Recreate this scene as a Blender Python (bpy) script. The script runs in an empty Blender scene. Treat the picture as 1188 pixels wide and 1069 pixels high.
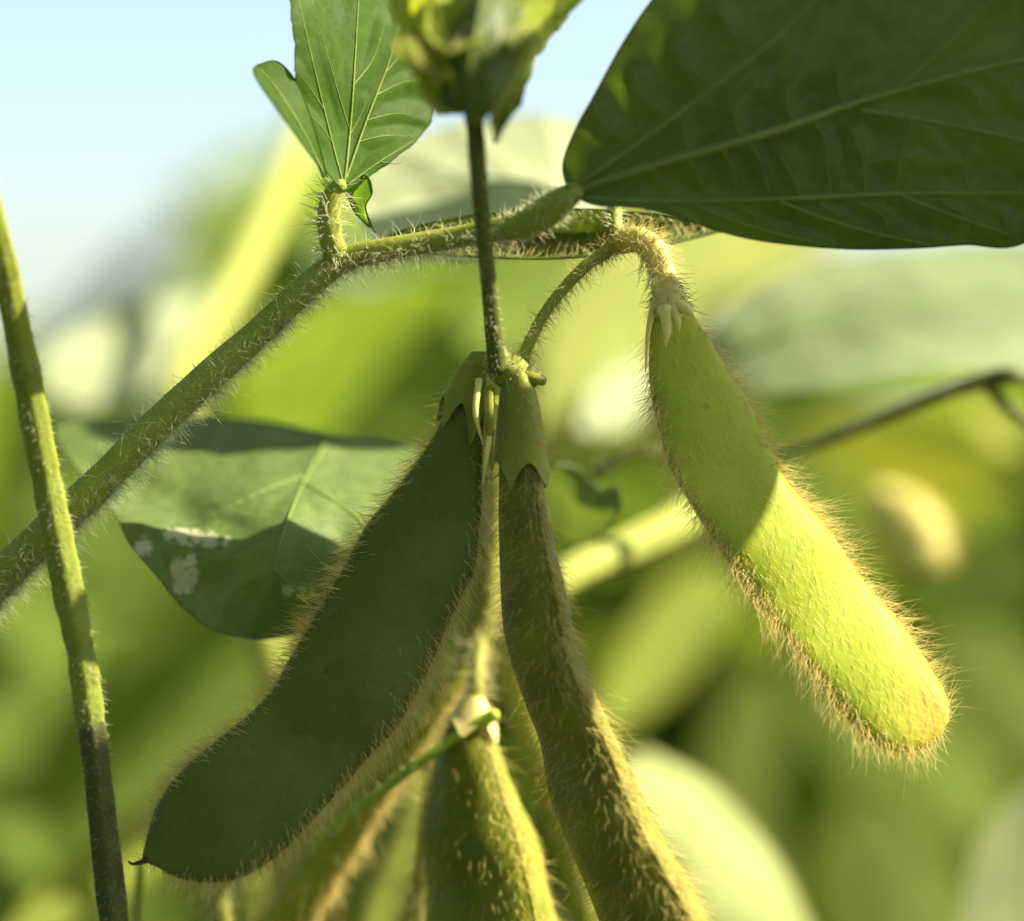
import bpy, math, random
import numpy as np

random.seed(7)
rng = np.random.default_rng(11)
SC = bpy.context.scene
COL = SC.collection

# ------------------------------------------------------------------ camera
W_PX, H_PX = 1188.0, 1069.0
FOC = 0.30                       # metres from lens to the pods
CZ = 0.60                        # height of lens above the soil
S = 0.085 / W_PX                 # metres per photo pixel in the focal plane
cam_d = bpy.data.cameras.new('camera')
cam = bpy.data.objects.new('camera', cam_d)
COL.objects.link(cam)
cam.location = (0, -FOC, CZ)
cam.rotation_euler = (math.pi / 2, 0, 0)
cam_d.sensor_fit = 'HORIZONTAL'
cam_d.sensor_width = 36.0
cam_d.lens = 36.0 * FOC / 0.085
cam_d.clip_start = 0.01
cam_d.clip_end = 3000
cam_d.dof.use_dof = True
cam_d.dof.focus_distance = FOC
cam_d.dof.aperture_fstop = 9.5
SC.camera = cam

# ------------------------------------------------------------------ sky, sun, exposure
SUN = np.array([0.74, 0.0, 0.65]); SUN /= np.linalg.norm(SUN)
world = bpy.data.worlds.new('World')
SC.world = world
world.use_nodes = True
wn = world.node_tree
bg = wn.nodes['Background']
sky = wn.nodes.new('ShaderNodeTexSky')
sky.sky_type = 'NISHITA'
sky.sun_disc = False
sky.sun_elevation = math.asin(SUN[2])
sky.sun_rotation = math.atan2(SUN[0], SUN[1])
sky.air_density = 1.0
sky.dust_density = 1.4
sky.ozone_density = 1.0
wn.links.new(sky.outputs[0], bg.inputs[0])
bg.inputs[1].default_value = 0.068
sun_d = bpy.data.lights.new('sun', 'SUN')
sun_d.energy = 5.0
sun_d.angle = math.radians(0.5)
sun_d.color = (1.0, 0.90, 0.70)
sun = bpy.data.objects.new('sun', sun_d)
COL.objects.link(sun)
from mathutils import Vector
sun.rotation_euler = Vector(SUN).to_track_quat('Z', 'Y').to_euler()
sun.location = (2, 0.5, 3)
SC.view_settings.view_transform = 'Standard'
SC.view_settings.look = 'None'
SC.view_settings.gamma = 1.0
SC.view_settings.exposure = 1.75
SC.cycles.max_bounces = 8
SC.cycles.transmission_bounces = 6
SC.cycles.transparent_max_bounces = 6
SC.cycles.caustics_reflective = False
SC.cycles.caustics_refractive = False

# ------------------------------------------------------------------ helpers
DK = 1.0                         # stretches the depth of the plants further back
def P(px, py, y=0.0):
    k = (y + FOC) / FOC
    return np.array([(px - W_PX / 2) * S * k, y, CZ - (py - H_PX / 2) * S * k])

def PP(a):
    a = np.asarray(a, float)
    k = (a[:, 2] + FOC) / FOC
    return np.stack([(a[:, 0] - W_PX / 2) * S * k, a[:, 2], CZ - (a[:, 1] - H_PX / 2) * S * k], 1)

def topx(v):
    k = (v[..., 1] + FOC) / FOC
    return np.stack([v[..., 0] / (S * k) + W_PX / 2, H_PX / 2 - (v[..., 2] - CZ) / (S * k)], -1)

def resample(pts, n):
    """smooth curve through control points, n samples evenly spaced by length (any dimension)"""
    p = np.asarray(pts, float)
    if len(p) == 2:
        t = np.linspace(0, 1, n)[:, None]
        return p[0] * (1 - t) + p[1] * t
    q = np.vstack([2 * p[0] - p[1], p, 2 * p[-1] - p[-2]])
    out = []
    m = 12
    for i in range(1, len(q) - 2):
        t = np.linspace(0, 1, m, endpoint=False)[:, None]
        a, b, c, d = q[i - 1], q[i], q[i + 1], q[i + 2]
        out.append(0.5 * (2 * b + (c - a) * t + (2 * a - 5 * b + 4 * c - d) * t ** 2 + (3 * b - a - 3 * c + d) * t ** 3))
    f = np.vstack(out + [p[-1:]])
    dd = np.r_[0, np.cumsum(np.linalg.norm(np.diff(f[:, :2], axis=0), axis=1))]
    s = np.linspace(0, dd[-1], n)
    return np.stack([np.interp(s, dd, f[:, k]) for k in range(f.shape[1])], 1)

def nrm(v):
    return v / np.maximum(np.linalg.norm(v, axis=-1, keepdims=True), 1e-12)

class Noise:
    def __init__(self, seed, freq, n=14):
        r = np.random.default_rng(seed)
        self.k = r.normal(size=(n, 3)) * freq
        self.p = r.uniform(0, 6.28, n)
        self.n = n
    def __call__(self, x):
        return np.sin(np.tensordot(x, self.k, ([-1], [1])) + self.p).sum(-1) / math.sqrt(self.n)

class G:
    """collects geometry of ONE object"""
    def __init__(self):
        self.v, self.f, self.n = [], [], 0
    def add(self, v, f):
        v = np.asarray(v, float).reshape(-1, 3)
        self.v.append(v)
        for a in f:
            self.f.append(np.asarray(a) + self.n)
        self.n += len(v)
    def obj(self, name, mat, parent=None, smooth=True, kind=None):
        v = np.vstack(self.v)
        if parent is not None:
            v = v - root_loc(parent)
        me = bpy.data.meshes.new(name)
        sizes = [a.shape[1] for a in self.f for _ in range(len(a))]
        idx = np.concatenate([a.ravel() for a in self.f])
        me.vertices.add(len(v)); me.vertices.foreach_set('co', v.ravel())
        me.loops.add(len(idx)); me.loops.foreach_set('vertex_index', idx.astype(np.int32))
        st = np.r_[0, np.cumsum(sizes)[:-1]].astype(np.int32)
        me.polygons.add(len(sizes)); me.polygons.foreach_set('loop_start', st)
        me.polygons.foreach_set('use_smooth', np.full(len(sizes), smooth))
        me.update(calc_edges=True); me.validate()
        me.materials.append(mat)
        o = bpy.data.objects.new(name, me)
        COL.objects.link(o)
        if parent is not None:
            o.parent = parent
        if kind:
            o['kind'] = kind
        return o

def root_loc(o):
    while o.parent is not None:
        o = o.parent
    return np.array(o.location)

def grid_faces(nu, nv, wrap=False):
    i = np.arange(nu - 1)[:, None]
    j = np.arange(nv if wrap else nv - 1)[None, :]
    j2 = (j + 1) % nv
    f = np.stack([i * nv + j, i * nv + j2, (i + 1) * nv + j2, (i + 1) * nv + j], -1)
    return f.reshape(-1, 4)

def thing(name, label, cat, loc, group=None):
    o = bpy.data.objects.new(name, None)
    COL.objects.link(o)
    o.location = loc
    o.empty_display_size = 0.01
    o['label'] = label; o['category'] = cat
    if group: o['group'] = group
    return o

def frames(path):
    t = nrm(np.gradient(path, axis=0))
    up = np.array([0, -1.0, 0])
    n = np.zeros_like(path)
    a = up - t[0] * (up @ t[0])
    n[0] = a / np.linalg.norm(a)
    for i in range(1, len(path)):
        a = n[i - 1] - t[i] * (n[i - 1] @ t[i])
        n[i] = a / np.linalg.norm(a)
    return t, n, np.cross(t, n)

def tube_surf(path, rad, sides=14, ridge=0.0, noise=0.0, seed=0):
    t, n, b = frames(path)
    th = np.linspace(0, 2 * np.pi, sides, endpoint=False)
    r = rad[:, None] * (1 + ridge * np.cos(5 * th)[None, :])
    if noise:
        nz = Noise(seed + 5, 900.0)
        r = r * (1 + noise * nz(path)[:, None])
    dirs = np.cos(th)[None, :, None] * n[:, None] + np.sin(th)[None, :, None] * b[:, None]
    return path[:, None] + dirs * r[..., None], dirs, np.repeat(t[:, None], sides, 1)

def add_tube(g, path, rad, sides=14, caps=True, **kw):
    pos, dirs, tan = tube_surf(path, rad, sides, **kw)
    fs = [grid_faces(len(path), sides, True)]
    v = pos.reshape(-1, 3)
    if caps:
        m = len(v)
        v = np.vstack([v, path[0] - tan[0, 0] * rad[0] * .5, path[-1] + tan[-1, 0] * rad[-1] * .6])
        j = np.arange(sides)
        fs.append(np.stack([np.full(sides, m), (j + 1) % sides, j], 1))
        e = (len(path) - 1) * sides
        fs.append(np.stack([np.full(sides, m + 1), e + j, e + (j + 1) % sides], 1))
    g.add(v, fs)
    return pos, dirs, tan

def px_tube(pts, n=60, **kw):
    """pts: (px, py, depth, radius in photo pixels)"""
    a = resample(pts, n)
    a[:, 2] *= DK
    path = PP(a[:, :3])
    rad = a[:, 3] * S * (a[:, 2] + FOC) / FOC
    return path, rad

def hair_mesh(base, dirs, length, radius, bend, rngs, segs=3):
    """tapered curved hairs, vectorised: base Nx3, dirs Nx3 (unit), bend Nx3 vector added with the square of the length"""
    n = len(base)
    k = 3
    a = nrm(np.cross(dirs, rngs.normal(size=(n, 3))))
    b = np.cross(dirs, a)
    ts = np.linspace(0, 1, segs + 1)
    rings = []
    for t in ts:
        c = base + dirs * (length * t)[:, None] + bend * (length * t * t)[:, None]
        r = radius * (1 - 0.85 * t)
        for j in range(k):
            an = 2 * np.pi * j / k
            rings.append(c + (a * math.cos(an) + b * math.sin(an)) * r[:, None])
    v = np.stack(rings, 1)                         # n, (segs+1)*3, 3
    f = grid_faces(segs + 1, k, True)
    F = (np.arange(n)[:, None, None] * ((segs + 1) * k) + f[None]).reshape(-1, 4)
    return v.reshape(-1, 3), [F]

def sample_surface(pos, nor, tan, n, r, weight=None, wrap=True):
    """random points on a (nu, nv) grid surface"""
    nu, nv = pos.shape[:2]
    p00 = pos[:-1]; p10 = pos[1:]; p01 = np.roll(pos, -1, 1)[:-1]
    area = np.linalg.norm(np.cross(p10 - p00, p01 - p00), axis=-1)
    if weight is not None:
        area = area * weight[:-1]
    if not wrap:
        area[:, -1] = 0
    pr = area.ravel() / area.sum()
    c = r.choice(len(pr), n, p=pr)
    i, j = c // nv, c % nv
    a, b = r.random(n)[:, None], r.random(n)[:, None]
    j2 = (j + 1) % nv
    def bl(x):
        return (x[i, j] * (1 - a) + x[i + 1, j] * a) * (1 - b) + (x[i, j2] * (1 - a) + x[i + 1, j2] * a) * b
    return bl(pos), nrm(bl(nor)), nrm(bl(tan)), i, j

# ------------------------------------------------------------------ materials
def new_mat(name):
    m = bpy.data.materials.new(name)
    m.use_nodes = True
    nt = m.node_tree
    for n in list(nt.nodes): nt.nodes.remove(n)
    out = nt.nodes.new('ShaderNodeOutputMaterial')
    return m, nt, out

def ramp(nt, fac, stops):
    r = nt.nodes.new('ShaderNodeValToRGB')
    el = r.color_ramp.elements
    while len(el) < len(stops): el.new(0.5)
    for e, (p, c) in zip(el, stops):
        e.position = p; e.color = (*c, 1)
    nt.links.new(fac, r.inputs[0])
    return r.outputs[0]

def noise_tex(nt, vec, scale, detail=4, rough=0.55):
    n = nt.nodes.new('ShaderNodeTexNoise')
    n.inputs['Scale'].default_value = scale
    n.inputs['Detail'].default_value = detail
    n.inputs['Roughness'].default_value = rough
    nt.links.new(vec, n.inputs['Vector'])
    return n.outputs['Fac']

def mixrgb(nt, fac, a, b, mode='MIX'):
    m = nt.nodes.new('ShaderNodeMix')
    m.data_type = 'RGBA'; m.blend_type = mode
    for s, val in ((m.inputs[0], fac), (m.inputs[6], a), (m.inputs[7], b)):
        if isinstance(val, (int, float)): s.default_value = val
        elif isinstance(val, tuple): s.default_value = (*val, 1)
        else: nt.links.new(val, s)
    return m.outputs[2]

def leaf_mat(name, base, trans, tfac=0.5, net=True, rough=0.6, scale=1.0, spec=0.12, mottle=0.35, spots=()):
    m, nt, out = new_mat(name)
    tc = nt.nodes.new('ShaderNodeTexCoord').outputs['Object']
    big = noise_tex(nt, tc, 70 * scale, 4)
    fine = noise_tex(nt, tc, 900 * scale, 3)
    dk = tuple(c * (1 - mottle) for c in base); lt = tuple(min(1, c * (1 + mottle)) for c in base)
    col = ramp(nt, big, [(0.3, dk), (0.7, lt)])
    tdk = tuple(c * (1 - mottle * .7) for c in trans); tlt = tuple(min(1, c * (1 + mottle * .7)) for c in trans)
    tcol = ramp(nt, big, [(0.3, tdk), (0.7, tlt)])
    col = mixrgb(nt, 0.25, col, ramp(nt, fine, [(0.35, tuple(c * .6 for c in base)), (0.65, tuple(min(1, c * 1.7) for c in base))]))
    for sp, sr in spots:                                   # pale scars left by insects
        geo = nt.nodes.new('ShaderNodeNewGeometry').outputs['Position']
        d = nt.nodes.new('ShaderNodeVectorMath'); d.operation = 'MULTIPLY_ADD'
        nt.links.new(geo, d.inputs[0]); d.inputs[1].default_value = (1, .15, 1)
        d.inputs[2].default_value = (-sp[0], -sp[1] * .15, -sp[2])
        le = nt.nodes.new('ShaderNodeVectorMath'); le.operation = 'LENGTH'
        nt.links.new(d.outputs[0], le.inputs[0])
        w = nt.nodes.new('ShaderNodeMath'); w.operation = 'MULTIPLY_ADD'
        nt.links.new(noise_tex(nt, tc, 1500, 3), w.inputs[0]); w.inputs[1].default_value = sr * 1.6
        nt.links.new(le.outputs['Value'], w.inputs[2])
        mk = nt.nodes.new('ShaderNodeMapRange')
        mk.inputs[1].default_value = sr * 1.55; mk.inputs[2].default_value = sr * 1.9
        mk.inputs[3].default_value = .85; mk.inputs[4].default_value = 0
        nt.links.new(w.outputs[0], mk.inputs[0])
        col = mixrgb(nt, mk.outputs[0], col, (.55, .53, .34))
    pr = nt.nodes.new('ShaderNodeBsdfPrincipled')
    tr = nt.nodes.new('ShaderNodeBsdfTranslucent')
    bump = nt.nodes.new('ShaderNodeBump')
    bump.inputs['Strength'].default_value = 0.35
    bump.inputs['Distance'].default_value = 0.00012
    h = fine
    if net:
        vo = nt.nodes.new('ShaderNodeTexVoronoi')
        vo.feature = 'DISTANCE_TO_EDGE'
        vo.inputs['Scale'].default_value = 650 * scale
        wv = nt.nodes.new('ShaderNodeMix'); wv.data_type = 'VECTOR'
        wv.inputs[0].default_value = 0.004
        nt.links.new(tc, wv.inputs[4])
        nn = nt.nodes.new('ShaderNodeTexNoise'); nn.inputs['Scale'].default_value = 150
        nt.links.new(tc, nn.inputs['Vector'])
        nt.links.new(nn.outputs['Color'], wv.inputs[5])
        nt.links.new(wv.outputs[1], vo.inputs['Vector'])
        edge = ramp(nt, vo.outputs['Distance'], [(0.0, (1, 1, 1)), (0.10, (0, 0, 0))])
        light = tuple(min(1, c * 1.7 + .012) for c in base)
        ef = nt.nodes.new('ShaderNodeMath'); ef.operation = 'MULTIPLY'
        nt.links.new(edge, ef.inputs[0]); ef.inputs[1].default_value = 0.28
        col = mixrgb(nt, ef.outputs[0], col, light)
        ad = nt.nodes.new('ShaderNodeMath'); ad.operation = 'MULTIPLY_ADD'
        nt.links.new(edge, ad.inputs[0]); ad.inputs[1].default_value = 0.12
        nt.links.new(fine, ad.inputs[2])
        h = ad.outputs[0]
    nt.links.new(h, bump.inputs['Height'])
    nt.links.new(col, pr.inputs['Base Color'])
    pr.inputs['Roughness'].default_value = rough
    pr.inputs['Specular IOR Level'].default_value = spec
    nt.links.new(bump.outputs[0], pr.inputs['Normal'])
    nt.links.new(bump.outputs[0], tr.inputs['Normal'])
    nt.links.new(tcol, tr.inputs['Color'])
    mx = nt.nodes.new('ShaderNodeMixShader')
    mx.inputs[0].default_value = tfac
    nt.links.new(pr.outputs[0], mx.inputs[1]); nt.links.new(tr.outputs[0], mx.inputs[2])
    nt.links.new(mx.outputs[0], out.inputs[0])
    return m

def flesh_mat(name, base, base2, sss=0.25, rough=0.5, scale=120, bump_s=0.3, spec=0.10, radius=0.0016, tip=None, specks=False):
    m, nt, out = new_mat(name)
    tc = nt.nodes.new('ShaderNodeTexCoord').outputs['Object']
    a = noise_tex(nt, tc, scale, 5, 0.6)
    f = noise_tex(nt, tc, scale * 18, 3)
    col = ramp(nt, a, [(0.3, base), (0.7, base2)])
    col = mixrgb(nt, ramp(nt, f, [(0.4, (0, 0, 0)), (0.8, (.16, .16, .16))]), col, tuple(min(1, c * 1.5) for c in base2))
    if specks:                                             # small brown scars and freckles on the skin
        vo = nt.nodes.new('ShaderNodeTexVoronoi'); vo.inputs['Scale'].default_value = 420
        nt.links.new(tc, vo.inputs['Vector'])
        sz = nt.nodes.new('ShaderNodeMath'); sz.operation = 'MULTIPLY'
        nt.links.new(noise_tex(nt, tc, 190, 3, .6), sz.inputs[0]); sz.inputs[1].default_value = .40
        df = nt.nodes.new('ShaderNodeMath'); df.operation = 'SUBTRACT'
        nt.links.new(sz.outputs[0], df.inputs[0]); nt.links.new(vo.outputs['Distance'], df.inputs[1])
        mk = nt.nodes.new('ShaderNodeMapRange')
        mk.inputs[1].default_value = .10; mk.inputs[2].default_value = .20; mk.inputs[3].default_value = 0; mk.inputs[4].default_value = .55
        nt.links.new(df.outputs[0], mk.inputs[0])
        col = mixrgb(nt, mk.outputs[0], col, tuple(c * f_ for c, f_ in zip(base, (.75, .5, .6))))
    if tip is not None:
        tp, tr_, tcol = tip
        geo = nt.nodes.new('ShaderNodeNewGeometry').outputs['Position']
        d = nt.nodes.new('ShaderNodeVectorMath'); d.operation = 'DISTANCE'
        nt.links.new(geo, d.inputs[0]); d.inputs[1].default_value = tuple(tp)
        mr = nt.nodes.new('ShaderNodeMapRange')
        mr.inputs[1].default_value = 0; mr.inputs[2].default_value = tr_
        mr.inputs[3].default_value = .7; mr.inputs[4].default_value = 0
        nt.links.new(d.outputs['Value'], mr.inputs[0])
        col = mixrgb(nt, mr.outputs[0], col, tcol)
    pr = nt.nodes.new('ShaderNodeBsdfPrincipled')
    nt.links.new(col, pr.inputs['Base Color'])
    pr.inputs['Roughness'].default_value = rough
    pr.inputs['Specular IOR Level'].default_value = spec
    if sss:
        pr.inputs['Subsurface Weight'].default_value = sss
        pr.inputs['Subsurface Radius'].default_value = (1.0, 1.0, 0.25)
        pr.inputs['Subsurface Scale'].default_value = radius
    b = nt.nodes.new('ShaderNodeBump')
    b.inputs['Strength'].default_value = bump_s
    b.inputs['Distance'].default_value = 0.00025
    nt.links.new(f, b.inputs['Height'])
    nt.links.new(b.outputs[0], pr.inputs['Normal'])
    nt.links.new(pr.outputs[0], out.inputs[0])
    return m

def hair_mat(name, col, tcol):
    m, nt, out = new_mat(name)
    pr = nt.nodes.new('ShaderNodeBsdfPrincipled')
    pr.inputs['Base Color'].default_value = (*col, 1)
    pr.inputs['Roughness'].default_value = 0.35
    tr = nt.nodes.new('ShaderNodeBsdfTranslucent')
    tr.inputs['Color'].default_value = (*tcol, 1)
    mx = nt.nodes.new('ShaderNodeMixShader'); mx.inputs[0].default_value = 0.65
    nt.links.new(pr.outputs[0], mx.inputs[1]); nt.links.new(tr.outputs[0], mx.inputs[2])
    nt.links.new(mx.outputs[0], out.inputs[0])
    return m

M = {}
M['leaf_dark'] = leaf_mat('leaf_dark_green', (.066, .098, .017), (.12, .18, .012), 0.25, spec=.22, rough=.5, mottle=.45)
M['leaf_mid'] = leaf_mat('leaf_mid_green', (.050, .100, .012), (.18, .32, .018), 0.5)
M['leaf_left'] = leaf_mat('leaf_soft_green', (.115, .165, .042), (.18, .25, .03), 0.30, spec=.2,
    spots=[(P(214, 660, .008), .0012), (P(217, 676, .008), .0010), (P(224, 650, .008), .0007), (P(200, 621, .010), .0007), (P(214, 622, .010), .0008), (P(230, 624, .010), .0008), (P(246, 626, .010), .0008), (P(264, 628, .010), .0006), (P(335, 684, .008), .0006), (P(350, 685, .008), .0005), (P(170, 634, .009), .0009)])
M['leaf_pale'] = leaf_mat('leaf_pale_woolly', (.34, .38, .22), (.40, .45, .18), 0.40, mottle=.35)
M['leaf_grey'] = leaf_mat('leaf_grey_green', (.20, .245, .12), (.25, .30, .10), 0.40, mottle=.3)
M['leaf_bg'] = leaf_mat('leaf_sunlit', (.11, .15, .025), (.26, .36, .03), 0.5, net=False, scale=.4, spec=.02)
M['leaf_bg_pale'] = leaf_mat('leaf_sunlit_pale', (.26, .28, .075), (.45, .46, .08), 0.5, net=False, scale=.4, spec=.02)
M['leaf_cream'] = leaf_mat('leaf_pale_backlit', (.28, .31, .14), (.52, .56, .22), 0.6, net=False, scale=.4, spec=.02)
M['leaf_bg_yellow'] = leaf_mat('leaf_yellowing', (.16, .19, .03), (.46, .46, .03), 0.5, net=False, scale=.4, spec=.02)
M['leaf_bg_deep'] = leaf_mat('leaf_deep_green', (.075, .10, .012), (.16, .22, .012), 0.4, net=False, scale=.4, spec=.02)
M['bud'] = leaf_mat('bud_leaf', (.08, .12, .015), (.40, .44, .02), 0.5, net=False)
M['bud_yellow'] = leaf_mat('bud_leaf_yellowing', (.20, .25, .02), (.52, .56, .03), 0.5, net=False)
M['vein'] = flesh_mat('vein', (.13, .17, .035), (.18, .22, .05), sss=.0, rough=.55)
M['vein_light'] = flesh_mat('vein_light', (.13, .19, .04), (.18, .24, .055), sss=.0, rough=.5)
M['stem'] = flesh_mat('stem_green', (.19, .225, .032), (.27, .295, .055), sss=.15, rough=.5)
M['stem_front'] = flesh_mat('stem_yellow_green', (.15, .18, .02), (.22, .25, .035), sss=.2, rough=.5)
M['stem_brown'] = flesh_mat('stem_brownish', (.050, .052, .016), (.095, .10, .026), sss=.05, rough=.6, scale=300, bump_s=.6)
M['stem_dark'] = flesh_mat('stem_dark', (.075, .092, .022), (.12, .135, .032), sss=.1, rough=.5)
M['stem_yellow'] = flesh_mat('stem_yellow', (.22, .24, .045), (.30, .31, .07), sss=.3, rough=.45)
M['stem_bg'] = flesh_mat('stem_background', (.26, .29, .05), (.32, .34, .07), sss=.2, rough=.5)
M['stem_bright'] = flesh_mat('stem_translucent', (.26, .29, .055), (.32, .34, .08), sss=.5, rough=.45, radius=.004)
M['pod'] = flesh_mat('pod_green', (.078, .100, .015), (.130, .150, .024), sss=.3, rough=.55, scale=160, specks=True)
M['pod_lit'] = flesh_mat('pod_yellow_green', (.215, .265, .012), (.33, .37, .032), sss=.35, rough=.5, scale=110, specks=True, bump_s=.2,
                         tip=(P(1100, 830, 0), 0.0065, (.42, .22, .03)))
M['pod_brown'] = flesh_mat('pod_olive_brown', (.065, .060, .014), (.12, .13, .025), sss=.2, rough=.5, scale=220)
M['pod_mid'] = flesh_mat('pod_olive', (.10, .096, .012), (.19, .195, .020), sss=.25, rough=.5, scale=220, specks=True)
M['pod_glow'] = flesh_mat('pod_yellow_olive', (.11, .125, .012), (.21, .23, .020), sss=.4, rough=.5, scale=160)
M['stalk_green'] = flesh_mat('stalk_fresh_green', (.28, .38, .04), (.36, .46, .06), sss=.3)
M['calyx'] = flesh_mat('calyx', (.17, .18, .024), (.25, .26, .045), sss=.2, rough=.55)
M['calyx_dry'] = flesh_mat('calyx_straw', (.55, .48, .15), (.66, .58, .22), sss=.3, rough=.5)
M['tip'] = flesh_mat('pod_beak', (.05, .035, .015), (.09, .06, .02), sss=.0)
M['hair'] = hair_mat('hair_golden', (.80, .69, .34), (.95, .85, .42))
M['hair_fine'] = hair_mat('hair_fine_olive', (.22, .21, .08), (.35, .32, .10))
M['hair_pale'] = hair_mat('hair_pale', (.72, .68, .46), (.80, .74, .40))
M['hair_white'] = hair_mat('hair_white', (.75, .75, .62), (.80, .80, .55))
m, nt, out = new_mat('soil')
tc = nt.nodes.new('ShaderNodeTexCoord').outputs['Object']
pr = nt.nodes.new('ShaderNodeBsdfPrincipled')
nt.links.new(ramp(nt, noise_tex(nt, tc, 9, 8, .65), [(.3, (.05, .035, .02)), (.7, (.14, .10, .06))]), pr.inputs['Base Color'])
pr.inputs['Roughness'].default_value = .95
bp = nt.nodes.new('ShaderNodeBump'); bp.inputs['Distance'].default_value = .03
nt.links.new(noise_tex(nt, tc, 40, 6), bp.inputs['Height']); nt.links.new(bp.outputs[0], pr.inputs['Normal'])
nt.links.new(pr.outputs[0], out.inputs[0])
M['soil'] = m

# ------------------------------------------------------------------ ground
g = G()
n = 60
xs = np.sign(np.linspace(-1, 1, n)) * np.abs(np.linspace(-1, 1, n)) ** 3 * 400
ys = -1.5 + np.linspace(0, 1, n) ** 3 * 900
X, Y = np.meshgrid(xs, ys, indexing='ij')
Z = 0.015 * np.sin(Y * 12) * np.exp(-np.abs(Y) / 20) * np.exp(-np.abs(X) / 20)
g.add(np.stack([X, Y, Z], -1), [grid_faces(n, n)])
go = g.obj('ground', M['soil']); go['kind'] = 'structure'

# ------------------------------------------------------------------ plant builders
def on_leaf_depth(gpx, gy, q):
    """depth of a leaf grid (flat arrays of pixel xy and depth) at pixel points q"""
    out = np.empty(len(q))
    for i, p in enumerate(q):
        d = ((gpx - p) ** 2).sum(1)
        k = np.argpartition(d, 6)[:6]
        w = 1 / (d[k] + .5)
        out[i] = (gy[k] * w).sum() / w.sum()
    return out

def leaf_px(parent, mid, left, right, mat, nu=110, nv=61, veins=(), vein_mat=None, cup=0.0, pucker=0.0, pw=16.0,
            wave=0.0, bump=0.0, seed=0, margin=0.0, ragged=0.0, name='leaf', fine=True, hair=None):
    """leaf blade from its midrib and two margins in photo pixels, every point with its own depth"""
    Mi, Le, Ri = resample(mid, nu), resample(left, nu), resample(right, nu)
    for E in (Mi, Le, Ri): E[:, 2] *= DK
    r = np.random.default_rng(seed + 100)
    v = np.linspace(-1, 1, nv)
    a = np.abs(v)[None, :, None]
    A = np.where((v < 0)[None, :, None], Mi[:, None] * (1 - a) + Le[:, None] * a, Mi[:, None] * (1 - a) + Ri[:, None] * a)
    if ragged:                                             # nibbled margins
        for E, sg in ((Le, -1), (Ri, 1)):
            nz = np.cumsum(r.normal(size=nu)); nz = nz - np.convolve(nz, np.ones(15) / 15, 'same')
            w = np.clip(np.minimum(np.arange(nu), nu - 1 - np.arange(nu)) / 8, 0, 1)
            d = nrm(E[:, :2] - Mi[:, :2]) * (nz * ragged * w)[:, None]
            A[..., :2] += d[:, None] * (np.clip(v * sg, 0, 1) ** 8)[None, :, None]
    A[..., 2] += cup * (v ** 2)[None, :] * np.sin(np.linspace(0, 1, nu) * np.pi)[:, None]
    nzA = Noise(seed, .012); nzB = Noise(seed + 1, .05)
    px3 = np.concatenate([A[..., :2], np.zeros(A.shape[:2] + (1,))], -1)
    edge = (v ** 2)[None, :]
    A[..., 2] += wave * nzA(px3) * edge + bump * nzB(px3)
    basey = A[..., 2].copy()
    vp = [resample([(p[0], p[1]) for p in vv[0]], 60) for vv in veins]
    if pucker and len(vp):
        allp = np.vstack(vp)
        fl = A[..., :2].reshape(-1, 2)
        d = np.full(len(fl), 1e9)
        for c in range(0, len(allp), 40):
            d = np.minimum(d, np.sqrt(((fl[:, None] - allp[None, c:c + 40]) ** 2).sum(-1)).min(1))
        A[..., 2] += (pucker * (1 - np.exp(-(d / pw) ** 2))).reshape(A.shape[:2])
    g = G()
    pos = PP(A.reshape(-1, 3)).reshape(A.shape)
    g.add(pos, [grid_faces(nu, nv)])
    if margin:
        for j in (0, nv - 1):
            path = pos[:, j]
            k = [0] + [i for i in range(1, nu) if np.linalg.norm(path[i] - path[i - 1]) > 1e-6]
            add_tube(g, path[k], np.full(len(k), margin * S), 6)
    o = g.obj(name, mat, parent)
    gpx, gy = A[..., :2].reshape(-1, 2), A[..., 2].reshape(-1)
    for q, (vv, pts) in enumerate(zip(veins, vp)):
        dep = on_leaf_depth(gpx, basey.reshape(-1), pts)
        r0, r1 = vv[1], vv[2]
        rad = np.linspace(r0, r1, len(pts))
        path = PP(np.c_[pts, dep - rad * S * .1])
        gv = G(); add_tube(gv, path, rad * S, 8)
        gv.obj('midrib' if q == 0 else 'vein', vein_mat or M['vein'], o)
    if hair:
        n, ln, rd, mt = hair
        du = np.gradient(pos, axis=0); dv = np.gradient(pos, axis=1)
        nor = nrm(np.cross(du, dv))
        nor *= np.where(nor[..., 1:2] > 0, -1, 1)
        b, nn, tt, _, _ = sample_surface(pos, nor, nrm(du), n, r, wrap=False)
        d = nrm(nn + .5 * tt + .35 * r.normal(size=b.shape))
        gh = G(); gh.add(*hair_mesh(b, d, ln * S * r.uniform(.5, 1.2, n), np.full(n, rd * S), r.normal(size=b.shape) * .2, r))
        gh.obj('hair', mt, o, kind='stuff')
    return o

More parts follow.
